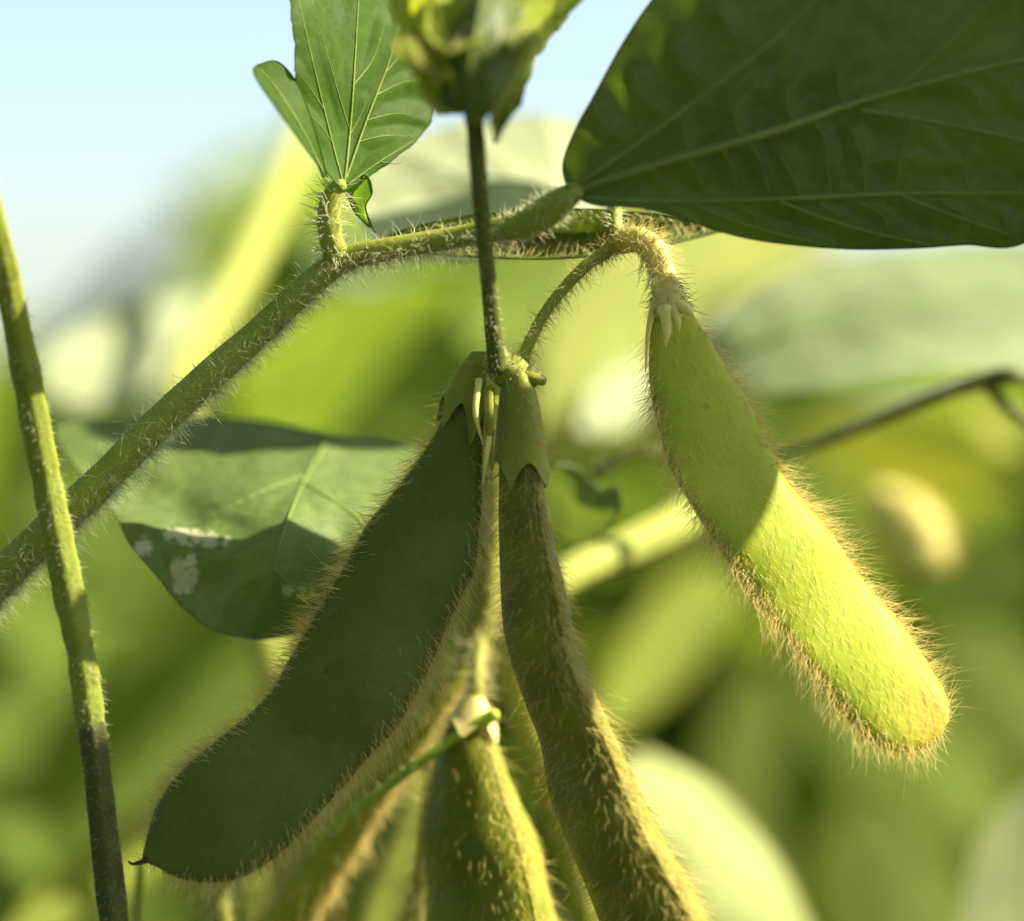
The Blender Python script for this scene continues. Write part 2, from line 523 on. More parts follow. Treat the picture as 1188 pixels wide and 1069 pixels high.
def simple_leaf(parent, base, tip, width, mat, roll=0.0, bend=0.0, seed=0, fold=.15, margin=0.8, wave=.03, nu=34, nv=17, vein=True, apex=.42):
    """oval leaflet between two (px, py, depth) points; width in px at its depth; roll turns the blade about its axis"""
    base = (base[0], base[1], base[2] * DK); tip = (tip[0], tip[1], tip[2] * DK)
    b, t = P(*base), P(*tip)
    ax = t - b; L = np.linalg.norm(ax); ax /= L
    side = np.cross(ax, np.array([0, -1.0, 0])); side /= np.linalg.norm(side)
    face = np.cross(side, ax)
    w = width * S * (base[2] + FOC) / FOC / 2
    sd = side * math.cos(roll) + face * math.sin(roll)
    nr = np.cross(ax, sd)
    u = np.linspace(0, 1, nu)
    prof = np.sin(np.pi * u ** (math.log(.5) / math.log(apex))) ** .75
    v = np.linspace(-1, 1, nv)
    nz = Noise(seed + 40, 2.2)
    U, V = np.meshgrid(u, v, indexing='ij')
    q = np.stack([U, V, 0 * U], -1)
    pos = (b + ax * (U * L)[..., None] + sd * (V * w * prof[:, None])[..., None]
           + nr * (w * (fold * np.abs(V) * prof[:, None] + wave * 2 * nz(q) * V ** 2) + bend * L * np.sin(np.pi * U))[..., None])
    g = G(); g.add(pos, [grid_faces(nu, nv)])
    if margin:
        for j in (0, nv - 1):
            add_tube(g, pos[:, j], np.full(nu, margin * S), 5)
    o = g.obj('leaf', mat, parent)
    if vein:
        gv = G()
        path = pos[:, nv // 2] - nr * .0001
        add_tube(gv, path, np.linspace(.022, .006, nu) * w * 1.5, 6)
        gv.obj('midrib', M['vein_light'], o)
        for k in range(4):
            for s in (-1, 1):
                i0 = 3 + k * 6
                ii = np.clip(np.arange(i0, i0 + 11), 0, nu - 1)
                jj = np.clip(nv // 2 + s * np.linspace(0, nv // 2 - 1, 11).round().astype(int), 0, nv - 1)
                gv = G(); pp = pos[ii, jj] - nr * .0001
                keep = [0] + [i for i in range(1, 11) if np.linalg.norm(pp[i] - pp[i - 1]) > 1e-5]
                add_tube(gv, pp[keep], np.linspace(.014, .004, len(keep)) * w * 1.5, 5)
                gv.obj('vein', M['vein_light'], o)
    return o

def stem_px(parent, pts, mat, name='stem', n=70, sides=16, ridge=.04, noise=.02, hair=None, seed=0, hmat=None, under=0.0):
    """pts (px, py, depth, radius px); hair = (count, length px, radius px, lean)"""
    path, rad = px_tube(pts, n)
    g = G()
    pos, dirs, tan = add_tube(g, path, rad, sides, ridge=ridge, noise=noise, seed=seed)
    o = g.obj(name, mat, parent)
    if hair:
        cnt, ln, hr, lean = hair
        r = np.random.default_rng(seed + 900)
        wgt = np.clip(1 + under * -dirs[..., 2], .15, 9) if under else None
        b, nn, tt, _, _ = sample_surface(pos, dirs, tan, cnt, r, wgt)
        d = nrm(nn + lean * tt + .28 * r.normal(size=b.shape))
        gh = G()
        gh.add(*hair_mesh(b, d, ln * S * r.uniform(.35, 1.15, cnt), np.full(cnt, hr * S),
                          .45 * r.normal(size=b.shape) + lean * .4 * tt, r))
        gh.obj('hair', hmat or M['hair_white'], o, kind='stuff')
    return o

def pod_px(parent, left, right, mat, phi=0.3, ratio=0.42, seeds=3, seed=0, hairs=(2500, 14, .8), edge_hairs=(900, 26, .9),
           calyx=None, nu=110, nv=48, hmat=None, flat=1.25, seed_amp=.16, y0=0.0, y1=0.0, suture=1.6, calyx_mat=None, lean=.8,
           hair_face=.5, phase=.3, face_mat=None):
    """hairy pod from its two outlines; phi turns it about its own length (right-hand seam towards the lens when positive)"""
    L, R = resample(left, nu), resample(right, nu)
    c = (L + R) / 2
    u = np.linspace(0, 1, nu)
    dep = (y0 + (y1 - y0) * u) * DK
    c3 = PP(np.c_[c[:, :2], dep])
    kk = S * (dep + FOC) / FOC
    half = np.linalg.norm(R[:, :2] - L[:, :2], axis=1) / 2 * kk
    side = PP(np.c_[R[:, :2], dep]) - PP(np.c_[L[:, :2], dep])
    sgn = 1.0
    t = nrm(np.gradient(c3, axis=0))
    side = nrm(side)
    view = np.array([0, 1.0, 0])
    a = side * math.cos(phi) - view * math.sin(phi)          # towards the right-hand seam
    nb = side * math.sin(phi) + view * math.cos(phi)         # towards the far valve
    Wd = half / math.sqrt(math.cos(phi) ** 2 + (ratio * math.sin(phi)) ** 2)
    bumps = 1 + seed_amp * np.cos(2 * np.pi * (u * seeds - phase)) * np.clip(np.sin(np.pi * u), 0, 1)
    T = Wd * ratio * bumps
    th = np.linspace(0, 2 * np.pi, nv, endpoint=False)
    ca, sa = np.cos(th), np.sin(th)
    sf = np.sign(sa) * np.abs(sa) ** flat
    pos = c3[:, None] + a[:, None] * (Wd[:, None] * ca)[..., None] + nb[:, None] * (T[:, None] * sf)[..., None]
    nz = Noise(seed + 3, 420.0)
    nor = nrm(a[:, None] * (ca * (T[:, None] / np.maximum(Wd[:, None], 1e-9)) ** 1)[..., None] + nb[:, None] * np.where(np.abs(sf) < 1e-9, 0, sf)[None, :, None])
    pos = pos + nor * (nz(pos) * .00007)[..., None]
    g = G()
    g.add(pos, [grid_faces(nu, nv, True)])
    # close both ends
    for i in (0, nu - 1):
        j = np.arange(nv)
        g.add(np.vstack([pos[i], pos[i].mean(0)]), [np.stack([j, (j + 1) % nv, np.full(nv, nv)], 1)])
    o = g.obj('pod', mat, parent)
    tan = np.repeat(t[:, None], nv, 1)
    r = np.random.default_rng(seed + 500)
    if suture:
        for j in (0, nv // 2):
            gs = G()
            add_tube(gs, pos[3:-1, j], np.full(nu - 4, suture * S) * np.clip(half[3:-1] / half.max() * 2, .3, 1), 8)
            gs.obj('seam', mat, o)
    if calyx:
        s_cup, s_tooth = calyx
        K = 14
        k = np.linspace(0, 1, K)[:, None]
        tl = r.uniform(.8, 1.2, 6)[((th * 5 / (2 * np.pi) + .2).astype(int)) % 6]
        send = s_cup + s_tooth * (tl * np.abs(1 - np.abs(((th * 5 / (2 * np.pi) + .2) % 1) * 2 - 1)) ** 1.7)[None, :]
        ss = k * send * (nu - 1)
        i0 = np.clip(ss.astype(int), 0, nu - 2); fr = (ss - i0)[..., None]
        jj = np.arange(nv)[None, :]
        cp = pos[i0, jj] * (1 - fr) + pos[i0 + 1, jj] * fr
        cn = nor[i0, jj]
        cn = nrm(cn + .0)
        cp = cp + cn * (.0002 + .00025 * np.sin(np.pi * k) + .0005 * k ** 4)[..., None]
        gc = G(); gc.add(cp, [grid_faces(K, nv, True)])
        gc.obj('calyx', calyx_mat or M['calyx'], o)
        wc = np.repeat(np.clip((s_cup + .5 * s_tooth - u) * 60, 0, 1)[:, None], nv, 1) + 1e-9
        b, nn, tt, _, _ = sample_surface(pos, nor, tan, 420, r, wc)
        gk = G(); gk.add(*hair_mesh(b, nrm(.8 * nn + .6 * tt + .3 * r.normal(size=b.shape)), 12 * S * r.uniform(.5, 1.1, 420), np.full(420, .4 * S), .2 * r.normal(size=b.shape), r))
        gk.obj('hair', M['hair_pale'], o, kind='stuff')
    cnt, ln, hr = hairs
    gh = G()
    if cnt:
        uu = np.clip(np.minimum(u / .06, 1), .1, 1)[:, None] * np.ones((1, nv))
        b, nn, tt, _, _ = sample_surface(pos, nor, tan, cnt, r, uu)
        d = nrm(hair_face * nn + lean * tt + .22 * r.normal(size=b.shape))
        gh.add(*hair_mesh(b, d, ln * S * r.uniform(.5, 1.2, cnt), np.full(cnt, hr * S), .2 * r.normal(size=b.shape) + .15 * tt, r))
        if face_mat:
            gh.obj('hair', face_mat, o, kind='stuff'); gh = G()
    cnt, ln, hr = edge_hairs
    if cnt:
        wgt = np.abs(ca)[None, :] ** 14 * np.clip(u / .08, .05, 1)[:, None]
        b, nn, tt, _, _ = sample_surface(pos, nor, tan, cnt, r, wgt)
        out = nrm(b - c3[np.argmin(((b[:, None, ::2] - c3[None, :, ::2]) ** 2).sum(-1), 1)])
        d = nrm(out + .55 * nn * r.uniform(0, 1, (cnt, 1)) + .30 * tt + .22 * r.normal(size=b.shape))
        gh.add(*hair_mesh(b, d, ln * S * r.uniform(.35, 1.1, cnt), np.full(cnt, hr * S), .35 * r.normal(size=b.shape) + .35 * tt, r))
    if gh.n:
        gh.obj('hair', hmat or M['hair'], o, kind='stuff')
    return o, pos, c3

# ================================================================== MAIN PLANT
plant = thing('soybean_plant', 'sharp soybean plant with thick hairy branch and three large fuzzy hanging pods', 'plant',
              tuple(P(-60, 735, 0.0)))
stem_px(plant, [(-60, 735, .001, 22.3), (0, 672, 0, 21.4), (60, 612, 0, 20.5), (110, 566, 0, 20.0), (170, 505, 0, 19.1), (230, 448, 0, 18.6),
                (300, 386, 0, 17.2), (355, 334, 0, 15.8), (398, 302, 0, 14.4), (450, 289, -.001, 13.5), (520, 277, -.002, 12.6),
                (590, 264, -.004, 13.5)],
        M['stem'], 'branch', n=130, hair=(6000, 18, .35, .1), seed=1, under=1.6)
stem_px(plant, [(592, 264, -.004, 15.5), (612, 259, -.005, 17), (636, 245, -.006, 18.5), (658, 229, -.007, 15), (672, 221, -.0075, 10)],
        M['stem'], 'leaf_joint', n=40, hair=(260, 12, .7, .2), seed=2)
# --- big leaf, upper right
big_mid = [(660, 224, -.007), (760, 192, -.009), (900, 152, -.010), (1015, 113, -.009), (1188, 70, -.009), (1330, 60, -.009)]
big_l = [(660, 224, -.007), (653, 192, -.007), (668, 150, -.008), (690, 110, -.008), (722, 52, -.009), (757, 0, -.0095), (815, -70, -.010), (930, -140, -.010), (1100, -130, -.010), (1240, -40, -.010), (1330, 60, -.009)]
big_r = [(660, 224, -.007), (690, 238, -.007), (745, 242, -.007), (800, 257, -.007), (860, 275, -.0065), (920, 284, -.006), (990, 289, -.006), (1060, 288, -.006), (1120, 284, -.006), (1188, 282, -.006), (1270, 215, -.008), (1330, 60, -.009)]
leaf_px(plant, big_mid, big_l, big_r, M['leaf_dark'], nu=200, nv=121, seed=21, pucker=.0008, pw=18, wave=.0006, bump=.00014, margin=1.2,
        veins=[([(660, 224), (760, 192), (900, 152), (1015, 113), (1188, 70), (1320, 61)], 5.5, 2.5),
               ([(668, 216), (735, 170), (820, 108), (905, 40), (985, -40)], 3.6, 1.6),
               ([(1035, 108), (1095, 55), (1160, -8)], 2.8, 1.6),
               ([(998, 128), (1040, 134), (1110, 147), (1200, 167), (1262, 190)], 2.8, 1.5),
               ([(680, 230), (760, 234), (900, 231), (1040, 225), (1200, 224), (1260, 218)], 2.8, 1.6),
               ([(806, 238), (850, 256), (905, 272), (960, 284)], 1.6, .8),
               ([(905, 234), (960, 255), (1020, 272), (1080, 284)], 1.8, .8),
               ([(1045, 227), (1100, 248), (1170, 272)], 1.8, .9),
               ([(905, 180), (920, 205), (928, 230)], 1.1, .6),
               ([(990, 150), (1002, 190), (1005, 228)], 1.1, .6),
               ([(1060, 140), (1045, 180), (1040, 226)], 1.1, .6),
               ([(1130, 152), (1120, 190), (1125, 224)], 1.1, .6),
               ([(1000, 190), (1040, 182)], .9, .6), ([(1120, 190), (1045, 182)], .9, .6),
               *[([(x0, 224 - (x0 - 660) * .30 + 4), (x0 + 14, 224 - (x0 - 660) * .30 + 30), (x0 + 10 + dx, 232)], .9, .5) for x0, dx in ((760, 6), (800, 14), (838, 4), (870, 16), (945, 8))],
               *[([(x0, 236), (x0 + 24, 250), (x0 + 30, 250 + d)], .8, .5) for x0, d in ((735, 4), (770, 8), (850, 14), (950, 14), (1000, 18), (1095, 20), (1140, 18))],
               *[([(x0, y0), (x0 + 26, y0 + 12), (x0 + 40, y0 + 34)], .8, .5) for x0, y0 in ((1050, 138), (1090, 146), (1150, 158), (1180, 166), (1100, 92), (1140, 84), (1170, 76))],
               *[([(x0, y0), (x0 - 6, y0 - 34), (x0 + 16, y0 - 62)], .9, .5) for x0, y0 in ((800, 178), (860, 162), (920, 144), (980, 124))],
               *[([(x0, y0), (x0 - 30, y0 - 18), (x0 - 46, y0 - 44)], .8, .5) for x0, y0 in ((735, 168), (780, 136), (830, 98), (880, 56))]])
# --- hairy half-folded leaf behind the branch
leaf_px(plant, [(425, 284, .006), (560, 272, .008), (720, 270, .007), (852, 264, .008)],
        [(425, 284, .006), (480, 264, .007), (560, 249, .008), (660, 243, .007), (760, 248, .008), (852, 264, .008)],
        [(425, 284, .006), (500, 294, .006), (600, 300, .006), (680, 298, .007), (760, 287, .006), (852, 264, .008)],
        M['leaf_dark'], nu=90, nv=31, seed=22, cup=-.002, bump=.0002, margin=1.8, hair=(900, 16, .8, M['hair_pale']),
        veins=[([(440, 281), (560, 272), (720, 270), (840, 265)], 2.2, 1)], vein_mat=M['vein_light'])
# --- upper left leaf with its joint
stem_px(plant, [(392, 300, .0, 15), (384, 278, -.001, 14), (382, 250, -.001, 14), (386, 228, -.001, 12), (396, 212, -.001, 8)],
        M['stem'], 'leaf_joint', n=40, hair=(220, 20, .7, .1), seed=3)
leaf_px(plant, [(398, 222, -.001), (403, 180, 0), (408, 110, .001), (413, 40, .002), (418, -40, .004), (424, -110, .006)],
        [(398, 222, -.001), (384, 205, -.002), (362, 176, -.003), (345, 145, -.004), (342, 110, -.004), (343, 60, -.004), (337, 0, -.003), (350, -60, .002), (424, -110, .006)],
        [(398, 222, -.001), (432, 202, .001), (470, 174, .003), (496, 147, .005), (506, 118, .006), (501, 85, .006), (490, 50, .006), (474, 10, .006), (458, -50, .007), (424, -110, .006)],
        M['leaf_mid'], nu=120, nv=71, seed=23, pucker=.0006, pw=14, wave=.0008, bump=.00015, margin=1.0, ragged=.8, vein_mat=M['vein_light'],
        veins=[([(398, 222), (403, 180), (409, 110), (414, 30), (418, -40)], 2.31, 0.56),
               ([(398, 215), (385, 165), (368, 95), (348, 8), (342, -30)], 1.77, 0.42),
               ([(401, 208), (425, 140), (450, 75), (466, 20), (474, -20)], 1.90, 0.42),
               ([(404, 214), (440, 188), (480, 163)], 1.36, 0.35),
               ([(425, 140), (460, 132), (490, 138)], 0.82, 0.24), ([(437, 110), (470, 95), (498, 95)], 0.82, 0.24),
               ([(405, 150), (390, 100), (376, 50), (362, 0)], 0.82, 0.24),
               ([(385, 165), (366, 140), (348, 128)], .9, .3), ([(376, 128), (358, 100), (346, 84)], .9, .3), ([(409, 100), (432, 70), (446, 30)], .9, .3), ([(404, 160), (420, 130), (424, 118)], .8, .3),
               ([(446, 85), (470, 60), (488, 52)], .9, .3), ([(440, 188), (462, 190), (470, 182)], .8, .3), ([(415, 165), (445, 158), (480, 158)], .9, .3)])
leaf_px(plant, [(380, 206, -.003), (350, 150, -.006), (322, 105, -.006), (298, 76, -.005)],
        [(380, 206, -.003), (345, 160, -.009), (318, 122, -.009), (300, 96, -.008), (294, 82, -.007), (298, 76, -.005)],
        [(380, 206, -.003), (365, 150, -.0045), (350, 108, -.0045), (334, 82, -.004), (318, 71, -.004), (298, 76, -.005)],
        M['leaf_mid'], nu=60, nv=31, seed=24, margin=1.0, veins=[([(376, 205), (350, 150), (322, 105), (302, 80)], 2, .8)], vein_mat=M['vein_light'])
leaf_px(plant, [(400, 218, .001), (412, 236, .0015), (424, 254, .002), (436, 270, .002)],
        [(400, 218, .001), (404, 232, .001), (416, 252, .002), (436, 270, .002)],
        [(400, 218, .001), (424, 204, .0), (432, 222, .001), (424, 240, .001), (430, 258, .002), (436, 270, .002)],
        M['leaf_mid'], nu=50, nv=25, seed=25, margin=1.0, ragged=.5)
# --- thin upright stalk and bud at its top
stem_px(plant, [(545, 112, -.016, 13), (550, 140, -.015, 11), (554, 190, -.013, 10), (561, 270, -.009, 9.5), (569, 350, -.005, 9.5), (577, 430, -.002, 11)],
        M['stem_dark'], 'stalk', hair=(420, 7, .35, .1), seed=4)
BD = -.020
for k, (mid, le, ri, mt) in enumerate([
    ([(535, 130, BD), (500, 75, BD), (478, 30, BD + .002), (470, -40, BD + .004)],
     [(535, 130, BD), (488, 90, BD), (466, 40, BD + .002), (455, -10, BD + .004), (470, -40, BD + .004)],
     [(535, 130, BD), (520, 80, BD - .002), (510, 30, BD - .002), (500, -20, BD), (470, -40, BD + .004)], 'bud_yellow'),
    ([(545, 135, BD - .003), (545, 80, BD - .004), (555, 20, BD - .003), (570, -50, BD)],
     [(545, 135, BD - .003), (512, 118, BD - .003), (505, 70, BD - .002), (520, 20, BD - .001), (570, -50, BD)],
     [(545, 135, BD - .003), (580, 105, BD - .004), (598, 60, BD - .003), (600, 0, BD - .001), (570, -50, BD)], 'leaf_dark'),
    ([(520, 60, BD - .002), (530, 30, BD), (545, 0, BD + .002), (560, -50, BD + .006)],
     [(520, 60, BD - .002), (495, 40, BD), (500, 0, BD + .002), (560, -50, BD + .006)],
     [(520, 60, BD - .005), (570, 40, BD), (590, 0, BD + .002), (560, -50, BD + .006)], 'bud_yellow'),
    ([(590, 60, BD - .002), (600, 30, BD), (612, 0, BD + .002), (640, -50, BD + .004)],
     [(590, 60, BD - .002), (582, 30, BD - .001), (590, -10, BD + .001), (640, -50, BD + .004)],
     [(590, 60, BD - .002), (622, 35, BD + .002), (645, 0, BD + .004), (640, -50, BD + .004)], 'bud_yellow'),
    ([(510, 95, BD - .004), (485, 72, BD - .005), (468, 55, BD - .005), (456, 44, BD - .004)],
     [(510, 95, BD - .004), (480, 80, BD - .005), (462, 64, BD - .005), (456, 44, BD - .004)],
     [(510, 95, BD - .004), (492, 66, BD - .006), (474, 48, BD - .006), (456, 44, BD - .004)], 'bud_yellow'),
    ([(575, 165, BD + .006), (595, 110, BD + .006), (618, 60, BD + .006), (690, -15, BD + .006)],
     [(575, 165, BD + .006), (568, 120, BD + .004), (590, 60, BD + .004), (630, 0, BD + .005), (690, -15, BD + .006)],
     [(575, 165, BD + .006), (600, 125, BD + .007), (625, 62, BD + .008), (662, 15, BD + .008), (690, -15, BD + .006)], 'bud'),
    ([(540, 132, BD), (515, 118, BD), (490, 80, BD), (478, 50, BD)],
     [(540, 132, BD), (505, 128, BD + .001), (482, 92, BD), (478, 50, BD)],
     [(540, 132, BD), (525, 105, BD - .002), (500, 65, BD - .002), (478, 50, BD)], 'bud'),
]):
    leaf_px(plant, mid, le, ri, M[mt], nu=50, nv=25, seed=30 + k, wave=.003, bump=.0007, cup=.002, margin=1.2, ragged=1.5, name='bud_leaf',
            veins=[([(p[0], p[1]) for p in mid], 2.6, 1.0)], vein_mat=M['vein'], hair=(220, 10, .4, M['hair_pale']))
stem_px(plant, [(552, 140, BD + .002, 8), (580, 105, BD + .001, 7), (606, 62, BD, 7), (622, 40, BD, 6)], M['stem_yellow'], 'young_stalk', hair=(120, 10, .7, .3), seed=5)
# --- knot where the pods hang and the arching stalk
stem_px(plant, [(572, 412, -.001, 14), (584, 428, -.001, 19), (598, 434, -.001, 20), (610, 440, -.001, 15), (622, 441, -.002, 7), (631, 443, -.002, 5)],
        M['calyx'], 'pod_knot', n=40, ridge=.08, noise=.06, hair=(160, 9, .6, .2), seed=6)
stem_px(plant, [(630, 446, -.002, 2.2), (632, 440, -.002, 2), (628, 436, -.002, 1.4)], M['tip'], 'scar_stub', n=12, sides=8)
stem_px(plant, [(604, 428, .0, 7.5), (614, 398, .0, 7), (638, 355, .001, 6.5), (676, 312, .001, 7), (704, 292, .002, 8.5), (720, 280, .002, 10)],
        M['stem'], 'pod_stalk', hair=(560, 16, .42, -.2), seed=7, hmat=M['hair_pale'], under=1.0)
stem_px(plant, [(713, 238, .004, 9), (714, 262, .003, 8.5), (720, 282, .002, 10)], M['stem_yellow'], 'pod_stalk', n=24, hair=(80, 12, .7, .1), seed=8)
stem_px(plant, [(716, 280, .002, 11), (738, 277, .001, 14), (758, 290, 0, 15), (768, 315, 0, 15), (775, 340, 0, 18), (779, 362, 0, 22)],
        M['calyx_dry'], 'pod_stalk', n=50, ridge=.06, hair=(520, 17, .7, .5), seed=9, hmat=M['hair_pale'])
# --- the three pods
podL, podL_pos, podL_c = pod_px(plant,
    [(550, 408), (536, 432), (522, 461), (508, 495), (487, 532), (451, 578), (426, 610), (398, 660), (365, 715), (335, 768), (308, 807), (248, 864), (213, 892), (184, 931), (170, 974), (164, 999)],
    [(566, 408), (561, 440), (560, 500), (558, 553), (557, 603), (551, 660), (536, 690), (515, 736), (486, 796), (462, 839), (426, 878), (380, 931), (330, 984), (284, 1013), (245, 1022), (206, 1016), (180, 1004), (166, 1001)],
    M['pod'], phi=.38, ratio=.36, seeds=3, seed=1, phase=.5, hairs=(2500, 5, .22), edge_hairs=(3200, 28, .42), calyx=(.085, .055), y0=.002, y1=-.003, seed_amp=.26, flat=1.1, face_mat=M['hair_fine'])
g = G(); a = resample([(172, 996, -.003, 5), (165, 1000, -.003, 3.2), (158, 1002, -.003, 2.2), (152, 1002, -.003, 1.6), (149, 999, -.003, 1)], 16)
add_tube(g, PP(a[:, :3]), a[:, 3] * S, 8); g.obj('beak', M['tip'], podL)
podM, podM_pos, podM_c = pod_px(plant,
    [(586, 430), (584, 457), (581, 500), (578, 560), (577, 624), (582, 714), (593, 768), (610, 825), (625, 867), (635, 924), (653, 970), (674, 1020), (692, 1069), (712, 1115), (745, 1150)],
    [(606, 430), (616, 450), (622, 489), (628, 553), (638, 603), (656, 678), (663, 717), (671, 760), (686, 796), (719, 860), (745, 920), (773, 974), (800, 1020), (822, 1062), (832, 1100), (820, 1135), (790, 1165)],
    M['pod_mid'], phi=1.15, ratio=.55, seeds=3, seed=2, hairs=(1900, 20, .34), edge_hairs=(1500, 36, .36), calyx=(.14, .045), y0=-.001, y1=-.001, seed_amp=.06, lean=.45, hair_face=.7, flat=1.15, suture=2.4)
podR, podR_pos, podR_c = pod_px(plant,
    [(768, 352), (756, 380), (753, 420), (757, 460), (768, 518), (783, 555), (803, 589), (846, 653), (871, 692), (910, 736), (945, 782), (974, 825), (1002, 853), (1030, 867), (1052, 869), (1080, 860), (1098, 842)],
    [(786, 352), (800, 362), (812, 378), (832, 411), (871, 468), (889, 507), (907, 550), (935, 585), (967, 624), (995, 665), (1016, 690), (1048, 725), (1073, 761), (1091, 793), (1101, 815), (1102, 836)],
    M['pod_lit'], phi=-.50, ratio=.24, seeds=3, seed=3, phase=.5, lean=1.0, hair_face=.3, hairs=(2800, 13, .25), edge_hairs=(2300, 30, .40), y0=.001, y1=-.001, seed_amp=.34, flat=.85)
# straw coloured sepals on the right pod
for k, (a, b, c, r0) in enumerate([((772, 358), (774, 382), (772, 402), 9), ((790, 356), (800, 362), (808, 372), 8), ((760, 350), (752, 385), (749, 432), 5), ((782, 360), (786, 372), (788, 384), 7)]):
    g = G(); yy = -.004 if k != 2 else -.001
    q = resample([(*a, yy + .001, r0), (*b, yy, r0 * .6), (*c, yy, .8)], 18)
    add_tube(g, PP(q[:, :3]), q[:, 3] * S, 10); g.obj('sepal', M['calyx_dry'], podR)
# straw bracts between the two middle pods
for k, (a, b, c, r0) in enumerate([((556, 440), (552, 480), (562, 520), 4), ((568, 450), (568, 490), (570, 545), 6), ((574, 470), (566, 520), (560, 565), 4)]):
    g = G(); q = resample([(*a, -.002, r0), (*b, -.003, r0 * .8), (*c, -.002, .8)], 20)
    add_tube(g, PP(q[:, :3]), q[:, 3] * S, 8); g.obj('bract', M['calyx_dry'] if k != 1 else M['calyx'], plant)
# --- leaf at left under the branch
leaf_px(plant, [(386, 505, 0.0230), (360, 550, 0.0150), (332, 612, 0.0060), (312, 680, 0.0060), (296, 742, 0.0090)],
        [(386, 505, 0.0230), (300, 488, 0.0260), (220, 484, 0.0260), (130, 487, 0.0260), (66, 497, 0.0240), (88, 540, 0.0180), (130, 590, 0.0090), (150, 630, 0.0065), (182, 668, 0.0060), (212, 704, 0.0060), (250, 732, 0.0070), (296, 742, 0.0090)],
        [(386, 505, 0.0230), (430, 507, 0.0250), (470, 516, 0.0250), (492, 530, 0.0230), (480, 590, 0.0130), (440, 650, 0.0080), (395, 700, 0.0080), (345, 734, 0.0090), (296, 742, 0.0090)],
        M['leaf_left'], nu=150, nv=101, seed=26, pucker=.0007, pw=20, wave=.001, bump=.0002, margin=1.2, vein_mat=M['vein_light'],
        veins=[([(380, 512), (352, 560), (328, 620), (312, 680), (298, 738)], 2.2, .6), ([(352, 552), (300, 572), (245, 600)], 2, 1), ([(330, 612), (270, 640), (215, 660)], 1.6, .8),
               ([(350, 560), (400, 590), (440, 630)], 1.8, .9), ([(318, 660), (350, 690), (365, 712)], 1.4, .7), ([(375, 515), (300, 520), (200, 530)], 1.8, .9), ([(318, 660), (270, 690), (250, 715)], 1.3, .7)])
# --- unseen leaflets added outside the frame, shaped to shade the pods and leaves
def shade_leaf(cx, cy, dist, half_q, y0, y1, mat, yc=0.0, along=False):
    c = P(cx, cy, yc) + SUN * dist
    q = nrm(np.cross(SUN, np.array([0, 1.0, 0])))
    if q[0] < 0: q = -q
    d = np.cross(q, SUN); d *= np.sign(d[1])
    nu, nv = 50, 25
    u = np.linspace(0, 1, nu); v = np.linspace(-1, 1, nv)
    prof = np.sin(np.pi * u ** .85) ** .65
    U, V = np.meshgrid(u, v, indexing='ij')
    if along:
        pos = c + q * (half_q * S * (2 * U - 1))[..., None] + d * ((y0 + y1) / 2 + (y1 - y0) / 2 * V * prof[:, None] ** .45)[..., None]
    else:
        pos = c + d * (y0 + (y1 - y0) * U)[..., None] + q * (half_q * S * V * prof[:, None])[..., None]
    pos = pos + SUN * (.004 * np.sin(3 * U) + .002 * V ** 2)[..., None]
    g = G(); g.add(pos, [grid_faces(nu, nv)])
    o = g.obj('leaf', mat, plant)  # unseen blade, added only for its shadow
    gv = G(); add_tube(gv, pos[:, nv // 2], np.linspace(.0006, .0002, nu), 6); gv.obj('midrib', M['vein_light'], o)
    return o
shade_leaf(780, 505, .085, 240, -.055, .010, M['leaf_mid'])
shade_leaf(290, 505, .085, 150, -.009, .011, M['leaf_mid'], yc=.028)
shade_leaf(883, 198, .095, 285, -.035, .0025, M['leaf_mid'], yc=-.009, along=True)

# ================================================================== SLENDER STEM AT LEFT, NEARER THE LENS
fs = thing('soybean_plant', 'slender bare upright stem crossing in front of the thick branch at far left', 'plant', tuple(P(140, 1130, -.010)))
stem_px(fs, [(-95, -160, -.020, 13), (-50, 60, -.016, 15), (-14, 235, -.012, 16), (8, 320, -.009, 16), (30, 430, -.0065, 16), (55, 560, -.0048, 17), (75, 660, -.0045, 18), (95, 760, -.0045, 16.5), (104, 826, -.0045, 16.5), (107, 846, -.0045, 15)],
        M['stem_front'], 'stem', n=120, sides=24, hair=(2200, 7, .40, .3), seed=12, noise=.05, ridge=.07)
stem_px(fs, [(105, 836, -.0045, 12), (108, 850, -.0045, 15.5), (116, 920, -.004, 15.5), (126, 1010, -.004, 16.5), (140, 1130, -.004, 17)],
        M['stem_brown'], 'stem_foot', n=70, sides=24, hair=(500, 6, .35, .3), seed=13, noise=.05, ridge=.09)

# ================================================================== BLURRED NEIGHBOURS
def neighbour(label, base):
    return thing('soybean_plant', label, 'plant', tuple(P(*base)))
RB = .020
n1 = neighbour('soybean plant just behind the pods with a glowing olive pod at bottom centre', (470, 1150, RB))
stem_px(n1, [(578, 470, RB, 17), (572, 600, RB, 18), (560, 720, RB, 17), (520, 860, RB + .004, 16), (470, 1150, RB + .006, 18)], M['stem_yellow'], 'stem', hair=(900, 18, .8, .2), seed=41, hmat=M['hair_pale'])
stem_px(n1, [(556, 742, RB - .001, 8), (553, 785, RB - .004, 9), (549, 830, RB - .004, 13)], M['stem_yellow'], 'pod_stalk', n=24, hair=(420, 22, .4, .3), seed=42, hmat=M['hair_pale'])
pod_px(n1, [(540, 808), (515, 850), (498, 900), (490, 960), (488, 1020), (494, 1080), (515, 1130), (545, 1150)],
       [(558, 808), (572, 850), (595, 905), (618, 960), (637, 1015), (650, 1069), (650, 1110), (620, 1140), (575, 1155)],
       M['pod_glow'], phi=1.0, ratio=.75, seed=5, hairs=(500, 14, .5), edge_hairs=(900, 24, .5), calyx=(.08, .05), calyx_mat=M['calyx_dry'], y0=RB - .006, y1=RB - .006, seed_amp=.08)
